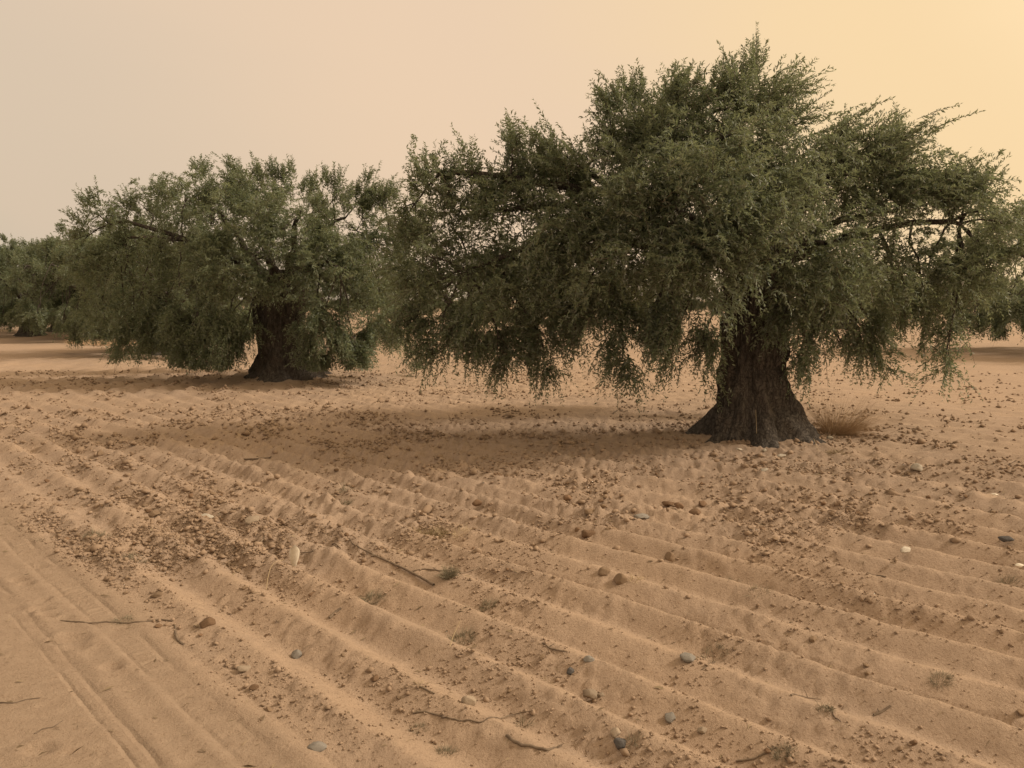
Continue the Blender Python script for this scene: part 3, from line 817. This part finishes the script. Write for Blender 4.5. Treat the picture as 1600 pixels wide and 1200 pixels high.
STONES = [
 (320, 815, 30, 15, M_PALE, 'pale flat stone lying among dark clods in the left middle of the field'),
 (392, 822, 26, 20, M_TAN, 'dull tan rounded stone between the pale flat stone and the upright white scrap'),
 (495, 1175, 32, 18, M_GREY, 'greyish oval stone close to the bottom edge, right of the wheel marks'),
 (462, 1031, 18, 17, M_GREY, 'small grey stone on a ridge, right of the dark brown block of earth'),
 (382, 1050, 28, 11, M_TAN, 'low flat tan stone below the dark brown block of earth'),
 (733, 1104, 25, 20, M_TAN, 'tan wedge-shaped stone just above the long curved stick'),
 (922, 1092, 25, 17, M_TAN, 'rounded pinkish tan stone in the lower middle of the field'),
 (940, 1091, 13, 10, M_TAN, 'small tan stone touching the right of a rounded pinkish one'),
 (892, 1056, 13, 14, M_DARK, 'small dark cone-shaped stone in the lower middle of the field'),
 (920, 1034, 20, 9, M_GREY, 'flat greyish stone half buried above the small dark cone-shaped one'),
 (1077, 1035, 29, 17, M_GREY, 'grey oblong stone on a ridge right of the small dark cone-shaped one'),
 (1047, 1130, 21, 18, M_GREY, 'grey three-sided pointed stone near the bottom edge'),
 (1098, 1146, 18, 12, M_TAN, 'tan oval stone right of the grey three-sided one'),
 (962, 1153, 18, 17, M_TAN, 'brownish tan stone touching the cracked dark grey one from behind'),
 (972, 1174, 28, 24, M_DARK, 'cracked dark grey angular stone at the bottom edge'),
 (890, 858, 15, 12, M_DARK, 'small blue-grey stone below the broken heap of red-brown clods'),
 (1003, 811, 27, 10, M_GREY, 'flat grey stone at the left of the upper red-brown clods'),
 (1574, 846, 25, 10, M_DARK, 'flat dark grey stone near the right edge'),
 (1416, 863, 20, 9, M_PALE, 'pale flat stone left of the flat dark one near the right edge'),
 (1434, 736, 18, 13, M_PALE, 'whitish stone right of the near tree below the dry bush'),
 (1359, 776, 18, 10, M_PALE, 'dusty pale stone between the near trunk and the right edge'),
 (1195, 738, 14, 8, M_PALE, 'whitish stone in front of the near trunk, lowest of those there'),
 (1220, 715, 17, 7, M_PALE, 'flat whitish stone in front of the near trunk, widest of those there'),
 (1195, 706, 7, 6, M_PALE, 'tiny white pebble right below the near trunk'),
 (1155, 704, 10, 5, M_PALE, 'small dull pale stone at the foot of the near trunk, leftmost of those there'),
 (1298, 686, 10, 6, M_PALE, 'white pebble at the right end of the near trunk'),
 (1150, 735, 8, 6, M_PALE, 'small white pebble left of the lowest whitish stone by the near trunk'),
 (1555, 775, 14, 5, M_WHITE, 'thin white flake close to the right edge, upper of two'),
 (1594, 886, 14, 6, M_WHITE, 'thin white flake at the right edge, lower of two'),
]
for k, (px, py, w, h, m, lab) in enumerate(STONES):
    place_rock('stone' if m is not M_WHITE else 'white_flake', lab, 'stone' if m is not M_WHITE else 'flake', px, py, w, h, m, k)

BIG = [
 (322, 985, 25, 23, M_RUST, 'dark brown square block of earth left of the small grey stone'),
 (920, 842, 24, 17, M_RUST, 'front clod of the broken red-brown heap in mid field'),
 (906, 836, 16, 15, M_RUST, 'leftmost clod of the broken red-brown heap in mid field'),
 (936, 836, 18, 15, M_RUST, 'dark clod at the back of the broken red-brown heap'),
 (957, 840, 24, 20, M_CLOD, 'large clod at the right end of the broken red-brown heap'),
 (994, 872, 19, 15, M_CLOD, 'rounded brown clod below the broken heap, left of a pair'),
 (1047, 878, 16, 17, M_CLOD, 'rounded brown clod below the broken heap, right of a pair'),
 (1088, 808, 21, 17, M_RUST, 'biggest clod in the upper red-brown group left of centre right'),
 (1098, 793, 15, 13, M_RUST, 'topmost clod of the upper red-brown group'),
 (1045, 812, 15, 16, M_RUST, 'pointed clod in the middle of the upper red-brown group'),
 (1022, 804, 13, 14, M_RUST, 'reddish clod beside the flat grey stone of the upper group'),
 (1045, 792, 22, 11, M_RUST, 'low dark clod at the back of the upper red-brown group'),
 (1062, 795, 16, 12, M_RUST, 'small dark clod left of the topmost one in the upper group'),
 (925, 805, 26, 12, M_CLOD, 'long low brown clod above the broken red-brown heap'),
 (887, 783, 14, 12, M_RUST, 'lone brown clod above and left of the broken heap'),
 (945, 902, 22, 18, M_CLOD, 'half-buried sandy clod below the blue-grey stone, left of two'),
 (970, 915, 24, 20, M_CLOD, 'half-buried sandy clod below the blue-grey stone, right of two'),
 (1328, 803, 12, 12, M_RUST, 'brown clod below the near trunk on the right, rightmost of a row'),
 (1281, 800, 13, 11, M_RUST, 'brown clod below the near trunk on the right, leftmost of a row'),
 (1455, 943, 17, 12, M_RUST, 'dark brown clod on a ridge in the right of the field'),
 (1468, 965, 13, 8, M_RUST, 'small brown clod on the next ridge below the dark brown one at right'),
 (1233, 961, 11, 10, M_RUST, 'small dark clod lying in a furrow right of centre'),
 (1587, 1054, 17, 10, M_CLOD, 'brown clod at the right edge in the lower field'),
 (1597, 777, 12, 12, M_RUST, 'brown clod cut by the right edge beside a white flake'),
 (492, 935, 22, 12, M_RUST, 'oblong dark clod right below the white upright scrap'),
 (240, 808, 18, 11, M_CLOD, 'brown clod left of the pale flat stone'),
 (245, 933, 30, 8, M_CLOD, 'long low clod on the edge of the sandy lane'),
 (155, 715, 12, 16, M_CLOD, 'upright brown clod in the far left of the tilled field'),
 (505, 742, 18, 11, M_CLOD, 'brown clod in the rough soil left of the near tree shadow'),
 (745, 790, 16, 12, M_RUST, 'brown clod in rough soil above the flattened dry grass, left of two'),
 (764, 792, 16, 11, M_RUST, 'brown clod in rough soil above the flattened dry grass, right of two'),
 (830, 834, 20, 9, M_CLOD, 'low brown clod left of the broken red-brown heap'),
]
for k, (px, py, w, h, m, lab) in enumerate(BIG):
    place_rock('earth_clod', lab, 'clod', px, py, w, h, m, k + 3)

CLOD_GROUP = 'small loose clods of the tilled field'
def scatter_points(n, rng, ymin, ymax, power=1.0):
    """Uniform over the tilled ground in front of the camera, kept by roughness."""
    out = []
    while len(out) < n:
        m = 4000
        y = rng.uniform(ymin, ymax, m); x = rng.uniform(-1, 1, m) * (0.75 * y + 1.0)
        u, track, rough = zones(x, y)
        pr = (0.20 + 0.8 * rough) * (1 - track) * (0.07 + 0.93 * smooth(-.2, .45, fbm(x * 1.7, y * 1.7, 131, 3)))
        ph = (u - 2.18) / SP; k = ph - np.floor(ph)
        pr = pr * (1 - 0.85 * ((k > .04) & (k < .45)) * (1 - 0.6 * rough))           # the lit sand slope has fewer
        kp = rng.random(m) < pr
        out += list(zip(x[kp], y[kp]))
    return np.array(out[:n])

rng = np.random.default_rng(55)
pts = scatter_points(230, rng, 2.5, 7.0)
zz = height(pts[:, 0], pts[:, 1])
for k, ((x, y), z) in enumerate(zip(pts, zz)):
    s = rng.uniform(.010, .019) * (0.65 + .10 * y)
    o = link('earth_clod', rock_mesh(k % 10, (M_CLOD, M_CLOD, M_RUST)[k % 3]))
    o.scale = (s * rng.uniform(.9, 1.4), s * rng.uniform(.8, 1.2), s * rng.uniform(.6, .95))
    o.location = (x, y, z + s * .35)
    o.rotation_euler = (rng.uniform(-.3, .3), rng.uniform(-.3, .3), rng.uniform(0, 6.28))
    tag(o, 'small brown clod of dry earth scattered loose over the furrows', 'clod', CLOD_GROUP)

def crumbs():
    rng = np.random.default_rng(91)
    octa = (np.array([(1, 0, 0), (0, 1, 0), (-1, 0, 0), (0, -1, 0), (0, 0, 1), (0, 0, -1)], float),
            np.array([(0, 1, 4), (1, 2, 4), (2, 3, 4), (3, 0, 4), (1, 0, 5), (2, 1, 5), (3, 2, 5), (0, 3, 5)]))
    V, F, n = [], [], 0
    # (how many, nearest, farthest, log size, spread, fine)
    for num, y0, y1, ls, sd, fine in ((21000, 2.2, 5.4, -5.45, .48, True), (8000, 3.8, 7.5, -4.95, .50, True), (5500, 4.6, 9.5, -4.5, .46, False), (9000, 8.0, 17.0, -4.1, .40, True)):
        pts = scatter_points(num, rng, y0, y1)
        z = height(pts[:, 0], pts[:, 1])
        s = np.exp(rng.normal(ls, sd, num))
        for k in range(8):
            if fine:
                v, f = octa[0] * rng.uniform(.7, 1.2, (6, 3)) + rng.normal(0, .22, (6, 3)), octa[1]
            else:
                v, f = rock_verts(300 + k, 0)
            idx = np.arange(k, num, 8)
            th = rng.uniform(0, 6.28, len(idx)); c, sn = np.cos(th), np.sin(th)
            sc = s[idx][:, None] * np.stack([rng.uniform(.9, 1.7, len(idx)), rng.uniform(.8, 1.2, len(idx)), rng.uniform(.6, 1.0, len(idx))], -1)
            w = v[None] * sc[:, None]
            w = np.stack([w[..., 0] * c[:, None] - w[..., 1] * sn[:, None], w[..., 0] * sn[:, None] + w[..., 1] * c[:, None], w[..., 2]], -1)
            w = w + np.stack([pts[idx, 0], pts[idx, 1], z[idx] + s[idx] * .3], -1)[:, None]
            V.append(w.reshape(-1, 3))
            F.append((f[None] + (np.arange(len(idx)) * len(v))[:, None, None] + n).reshape(-1))
            n += len(idx) * len(v)
    me = new_mesh('soil_crumbs', np.concatenate(V), np.concatenate(F), 3, M_CRUMB, False)
    tag(link('soil_crumbs', me), 'fine brown crumbs of earth strewn over the furrows', None, None, 'stuff')
crumbs()

# ------------------------------------------------------------------ sticks
def stick(label, pix, r0, r1, mat=M_STICK, name='stick', lift=.0015, twigs=0, cat='stick', arch=0):
    P = np.array([on_ground(px, py) for px, py in pix])
    n = max(8, 4 * len(P))
    d = np.r_[0, np.cumsum(np.linalg.norm(np.diff(P, axis=0), axis=1))]
    t = np.linspace(0, d[-1], n)
    Q = np.stack([np.interp(t, d, P[:, k]) for k in range(3)], -1)
    Q[1:-1] = (Q[:-2] + 2 * Q[1:-1] + Q[2:]) / 4
    Q[:, 2] = np.maximum(Q[:, 2], height(Q[:, 0], Q[:, 1])) + lift + arch * np.sin(np.linspace(0, math.pi, n))
    base = Q[n // 2].copy()
    g = Geo().tube(Q - base, np.linspace(r0, r1, n), 6)
    rg = np.random.default_rng(int(pix[0][0]))
    for k in range(twigs):
        i = rg.integers(n // 4, n - 2); a = Q[i] - base
        e = a + np.array((rg.normal(0, .022), rg.normal(0, .03), abs(rg.normal(.008, .01))))
        g.tube(limb_pts(a, e, rg, .05, 5) * np.array((1, 1, 1)), np.linspace(r1, r1 * .5, 5), 5)
    o = link(name, g.mesh(name, mat)); o.location = base
    return tag(o, label, cat)

STICKS = [
 ('long thin curved stick in the lower middle of the field', [(646, 1115), (662, 1112), (680, 1117), (695, 1125), (720, 1127), (755, 1130), (780, 1124), (800, 1117), (832, 1111)], .0040, .0018, 1),
 ('thick dark dead branch lying along a ridge in mid field', [(535, 843), (560, 855), (585, 868), (605, 877), (630, 888), (655, 901), (678, 914)], .004, .008, 1),
 ('thin forked stick running through the grey weed ball', [(645, 893), (665, 889), (690, 893), (720, 897), (742, 891), (750, 886)], .004, .003, 3),
 ('bent stick lying across the edge of the sandy lane', [(95, 970), (135, 974), (165, 972), (195, 974), (225, 972), (250, 968), (270, 971)], .0035, .0045, 0),
 ('short hooked dark stick at the end of the bent one', [(274, 977), (274, 990), (278, 1002), (287, 1008)], .005, .007, 0),
 ('thin stick on the sandy lane at the left edge', [(0, 1098), (22, 1099), (42, 1093), (62, 1091)], .0028, .0018, 0),
 ('small crooked twig on the sandy lane near the bottom left', [(54, 1147), (68, 1139), (85, 1136), (98, 1126)], .0028, .0016, 0),
 ('knobbly dark stick with a thin tail right of the curved stick', [(792, 1150), (803, 1160), (816, 1167), (835, 1168), (857, 1173), (878, 1165)], .007, .0022, 2),
 ('short dark stick on a ridge in the right of the field', [(1354, 911), (1368, 918), (1382, 926)], .008, .005, 0),
 ('twiggy stick right of the upright white scrap', [(468, 863), (480, 864), (500, 862), (515, 857), (532, 857)], .003, .004, 4),
 ('short straight twig above the tan wedge-shaped stone', [(656, 1073), (668, 1079), (679, 1084)], .004, .003, 0),
 ('thin straight twig leaning down a ridge in the lower right', [(1292, 1104), (1302, 1118), (1313, 1133)], .004, .002, 1),
 ('short twig rising beside the grey oblong stone', [(1097, 1048), (1106, 1041), (1117, 1034)], .003, .002, 0),
 ('small flat twig above the dark cone-shaped stone', [(848, 1012), (866, 1015), (886, 1019)], .004, .003, 1),
 ('thin dark twig near the right edge beyond the furrows', [(1553, 740), (1570, 735), (1587, 729)], .006, .004, 0),
 ('dark curved stick lying left of the near trunk', [(958, 647), (966, 642), (975, 643), (981, 647)], .012, .010, 0),
 ('twig with a frayed end at the bottom edge right of centre', [(1150, 1190), (1180, 1186), (1200, 1180), (1214, 1170)], .004, .003, 4),
 ('short thick root stub beside the sandy ridge left of the weed ball', [(515, 966), (525, 957), (533, 951)], .010, .008, 0),
 ('thin twig in the right lower field left of centre line', [(1236, 1087), (1255, 1090), (1282, 1093)], .004, .002, 2),
 ('grey twig lying in a furrow in the lower right', [(1365, 1118), (1378, 1113), (1391, 1110)], .006, .004, 2),
 ('thin branch lying on rough soil left of the near tree shadow', [(378, 718), (400, 717), (424, 715)], .008, .006, 0),
 ('dark stick leaning on clods above the upright white scrap', [(404, 852), (409, 845), (414, 839)], .006, .004, 0),
]
for lab, pix, r0, r1, tw in STICKS:
    stick(lab, pix, r0, r1, twigs=tw)

# upright pale straws
def straw(label, px, py, pts_px):
    p = on_ground(px, py); s = p[1] / FPX
    pts = np.array([((a - px) * s, 0.02 * k, (py - b) * s) for k, (a, b) in enumerate(pts_px)])
    o = link('straw', Geo().tube(pts, np.linspace(.0022, .0014, len(pts)), 5).mesh('straw', M_STRAW)); o.location = p
    tag(o, label, 'straw')
straw('pale bent straw standing left below the upright white scrap', 416, 922, [(416, 922), (417, 905), (420, 890), (425, 882), (440, 879)])
straw('pale leaning straw in the grass tuft at the centre bottom', 703, 1010, [(703, 1010), (709, 993), (719, 973)])
straw('thin pale straw standing in front of the near trunk', 1183, 690, [(1183, 690), (1182, 665), (1181, 640)])
straw('thin pale straw leaning on the right of the near trunk', 1310, 708, [(1278, 705), (1275, 694), (1272, 685)])

# ------------------------------------------------------------------ grass, weeds, bushes
def blades(n, spread, hgt, lean, seed, width=.0028, flat=0.0, segs=4, outw=0.6):
    """n tapering bent blades (flat ribbons) springing from a small area; z up."""
    rg = np.random.default_rng(seed)
    a = rg.uniform(0, 2 * math.pi, n); rr = spread * np.sqrt(rg.random(n))
    base = np.stack([rr * np.cos(a), rr * np.sin(a) * .7, np.zeros(n)], -1)
    d = np.stack([np.cos(a), np.sin(a), np.zeros(n)], -1) * (outw * rg.uniform(.2, 1.4, n))[:, None] + rg.normal(0, .25, (n, 3)) + np.array((lean[0], lean[1], 1 - flat))
    d = norm(d)
    L = hgt * rg.uniform(.45, 1.1, n)
    t = np.linspace(0, 1, segs + 1)
    dr = rg.uniform(.1, .6, n)
    pts = base[:, None] + d[:, None] * (L[:, None] * t[None])[..., None] + np.array((0, 0, -1.0)) * ((dr * L)[:, None] * t[None] ** 2)[..., None]
    pts = pts + rg.normal(0, .02, pts.shape) * (L[:, None] * t[None])[..., None]
    pts[..., 2] = np.maximum(pts[..., 2], .002)
    sd = norm(np.cross(d, rg.normal(size=(n, 3))))
    w = (width * (1 - .85 * t))[None, :, None] * rg.uniform(.6, 1.3, n)[:, None, None]
    V = np.stack([pts - sd[:, None] * w / 2, pts + sd[:, None] * w / 2], 2).reshape(-1, 3)
    k = np.arange(n)[:, None] * (segs + 1) * 2 + np.arange(segs)[None] * 2
    F = np.stack([k, k + 1, k + 3, k + 2], -1).ravel()
    return V, F

def tuft(name, label, cat, px, py, w, h, mat, n, lean=(0, 0), flat=0.0, seed=0, width=.0028, outw=.6, group=None, sink=.006, spread=.3):
    p = on_ground(px, py); s = p[1] / FPX
    V, F = blades(n, w * s * spread, h * s, lean, seed + int(px), width, flat, outw=outw)
    V = V.copy(); V[:, 2] += height(V[:, 0] + p[0], V[:, 1] + p[1]) - p[2]
    o = link(name, new_mesh(name, V, F, 4, mat)); o.location = (p[0], p[1], p[2] - sink)
    return tag(o, label, cat, group)

tuft('dry_bush', 'wispy brown dry bush at the right foot of the near trunk', 'bush', 1308, 680, 62, 105, M_BROWNGRASS, 1700, (.30, 0), 0, 1, .0017, .85, spread=.36)
tuft('dry_bush', 'low brown dry brush at the foot of a left background tree', 'bush', 165, 537, 150, 18, M_BROWNGRASS, 900, (-.2, 0), 0, 2, .012, .8, spread=.36)
TUFTS = [
 ('matted grey weeds beside the sandy lane, upper of two patches', 150, 836, 55, 20, M_GREYGRASS, 420, .45),
 ('matted grey weeds beside the sandy lane, lower of two patches', 212, 874, 50, 18, M_GREYGRASS, 300, .5),
 ('fuzzy grey weeds grown on the bent stick by the lane', 192, 970, 50, 14, M_GREYGRASS, 240, .4),
 ('flattened dry grass clump in mid field above the weed ball', 672, 832, 70, 24, M_DRY, 420, .3),
 ('pale straw end of the flattened dry grass in mid field', 718, 835, 45, 22, M_STRAW, 90, .3),
 ('round grey weed ball on the forked stick', 701, 902, 30, 30, M_GREYGRASS, 420, 0),
 ('grey-green weeds in a furrow left of the thick dead branch', 578, 942, 55, 20, M_GREYGRASS, 320, .4),
 ('grey weed wisp below right of the weed ball', 762, 945, 38, 22, M_GREYGRASS, 150, .2),
 ('dry grass tuft around the leaning straw', 722, 1002, 60, 22, M_GREYGRASS, 260, .2),
 ('grey weed streak in rough soil at upper left of the weed ball', 530, 783, 60, 16, M_GREYGRASS, 260, .4),
 ('thin spiky weed standing in rough soil left of centre', 540, 775, 26, 34, M_GREYGRASS, 60, 0),
 ('low grey weeds at the bottom edge left of the curved stick', 655, 1140, 40, 14, M_GREYGRASS, 130, .2),
 ('dark weed tuft at the bottom edge below the curved stick', 697, 1175, 45, 20, M_GREYGRASS, 170, .2),
 ('weed tuft at the right end of the curved stick', 818, 1133, 32, 26, M_GREYGRASS, 60, 0),
 ('dry weed tuft beside the cracked dark grey stone', 990, 1150, 24, 24, M_GREYGRASS, 60, 0),
 ('dark low weed clump on a ridge in the right centre', 1132, 905, 45, 14, M_GREYGRASS, 200, .3),
 ('pale dry wisp on a ridge above the low weed clump', 1096, 888, 18, 24, M_STRAW, 22, 0),
 ('pale dry grass right of the half-buried sandy clods', 992, 905, 36, 18, M_STRAW, 60, .2),
 ('grey weeds right of the grey oblong stone', 1115, 1030, 70, 18, M_GREYGRASS, 150, .5),
 ('fuzzy grey-green weeds in the lower right furrows', 1470, 1062, 60, 20, M_GREYGRASS, 200, .3),
 ('grey weed tuft at the bottom edge on the frayed twig', 1222, 1182, 40, 26, M_GREYGRASS, 170, .1),
 ('small weed tuft in the lower right beside a leaning twig', 1290, 1108, 34, 20, M_GREYGRASS, 110, .1),
 ('grey weeds near the right edge in mid field', 1572, 915, 50, 16, M_GREYGRASS, 180, .3),
 ('low dry tuft in front of the near trunk on the right', 1303, 715, 42, 18, M_DRY, 220, .2),
 ('thin dry stalks in front of the near trunk on the left', 1094, 708, 10, 18, M_DRY, 8, 0),
 ('dry grass curved over a clod in the right of the field', 1185, 940, 50, 26, M_GREYGRASS, 50, .3),
]
for k, (lab, px, py, w, h, m, n, fl) in enumerate(TUFTS):
    tuft('dry_grass_tuft' if m in (M_DRY, M_STRAW) else 'grey_weed_tuft', lab, 'grass' if m in (M_DRY, M_STRAW) else 'weed', px, py, w, h, m, n, (.1, 0), fl, k, .0022)
rng = np.random.default_rng(17)
pp = scatter_points(60, rng, 2.5, 6.5)
for k, (x, y) in enumerate(pp):
    z = float(height(np.array([x]), np.array([y]))[0])
    V, F = blades(int(rng.integers(6, 26)), .025, rng.uniform(.025, .06), (0, 0), 900 + k, .0020, .25)
    o = link('weed_sprig', new_mesh('weed_sprig', V, F, 4, M_GREYGRASS if k % 3 else M_DRY)); o.location = (x, y, z - .003)
    tag(o, 'tiny dry weed sprig growing out of the furrowed soil', 'weed', 'tiny weed sprigs in the furrows')

# ------------------------------------------------------------------ the upright white scrap: a ribbed, half-rolled shell stuck in the ridge
def scrap():
    p = on_ground(459, 884); s = p[1] / FPX
    H, W = 36 * s, 17 * s
    nu, nv = 22, 16
    V = []
    for j in range(nv):
        t = j / (nv - 1)
        w = W * (0.30 + 0.70 * math.sin(min(1, t * 1.35) * math.pi / 2)) * (1 - 0.75 * max(0, (t - .72) / .28) ** 2)
        for i in range(nu):
            a = (i / (nu - 1) - .5) * 2.5
            rib = 0.0016 * math.cos(i * math.pi)
            V.append((math.sin(a) * w * .52, -math.cos(a) * (w * .40 + rib) + w * .35 - 0.01 * t, H * t + .006 * math.sin(a * 2 + 1) * t - .012))
    V = np.array(V)
    V2 = V + np.array((0, .0022, 0))
    n = len(V); F = []
    for j in range(nv - 1):
        for i in range(nu - 1):
            a = j * nu + i
            F.append((a, a + 1, a + nu + 1, a + nu)); F.append((n + a, n + a + nu, n + a + nu + 1, n + a + 1))
    for i in range(nu - 1):
        a = (nv - 1) * nu + i; F.append((a, a + 1, n + a + 1, n + a))
    for j in range(nv - 1):
        for i in (0, nu - 1):
            a = j * nu + i; F.append((a, a + nu, n + a + nu, n + a))
    o = link('white_scrap', new_mesh('white_scrap', np.concatenate([V, V2]), np.array(F).ravel(), 4, M_WHITE, True))
    o.location = p; o.rotation_euler = (-.08, .06, .15)
    tag(o, 'white ribbed scrap standing upright on a ridge left of centre', 'scrap')
    place_rock('earth_clod', 'dark clod at the foot of the upright white scrap', 'clod', 462, 884, 12, 10, M_RUST, 4)
scrap()

# ------------------------------------------------------------------ fine plant litter: dry leaves and bits of straw lying about
def litter():
    rng = np.random.default_rng(404)
    n = 1500
    y = rng.uniform(2.3, 11.0, n); x = rng.uniform(-1, 1, n) * (0.72 * y + .6)
    th = rng.normal(0, .9, n)
    under = 700                                            # more of it below the near tree
    a = rng.uniform(0, 6.28, under); r = 2.6 * np.sqrt(rng.random(under))
    x = np.r_[x, b1[0] + r * np.cos(a) - .4]; y = np.r_[y, b1[1] + .8 * r * np.sin(a)]
    th = np.r_[th, rng.normal(0, 1.2, under)]
    n += under
    z = height(x, y) + .0035
    P = np.stack([x, y, z], -1)
    L = rng.uniform(.02, .055, n) * (.8 + .05 * y); W = np.where(rng.random(n) < .5, L * .26, .0035)
    D = np.stack([np.cos(th), np.sin(th), rng.normal(.05, .22, n)], -1)
    e = P + D * L[:, None]
    D[:, 2] = (np.maximum(e[:, 2], height(e[:, 0], e[:, 1]) + .002) - z) / L
    N = norm(np.stack([rng.normal(0, .35, n), rng.normal(0, .35, n), np.ones(n)], -1))
    V = quad_leaves(P, D, N, L, W)
    me = new_mesh('plant_litter', V, np.arange(len(V)), 4, M_LITTER)
    tag(link('plant_litter', me), 'dry leaves and straw bits strewn over the sandy soil', None, None, 'stuff')
M_LITTER = simple('dry_litter', (0.15, 0.105, 0.068), 0.9, (0.34, 0.265, 0.17), 6)
litter()
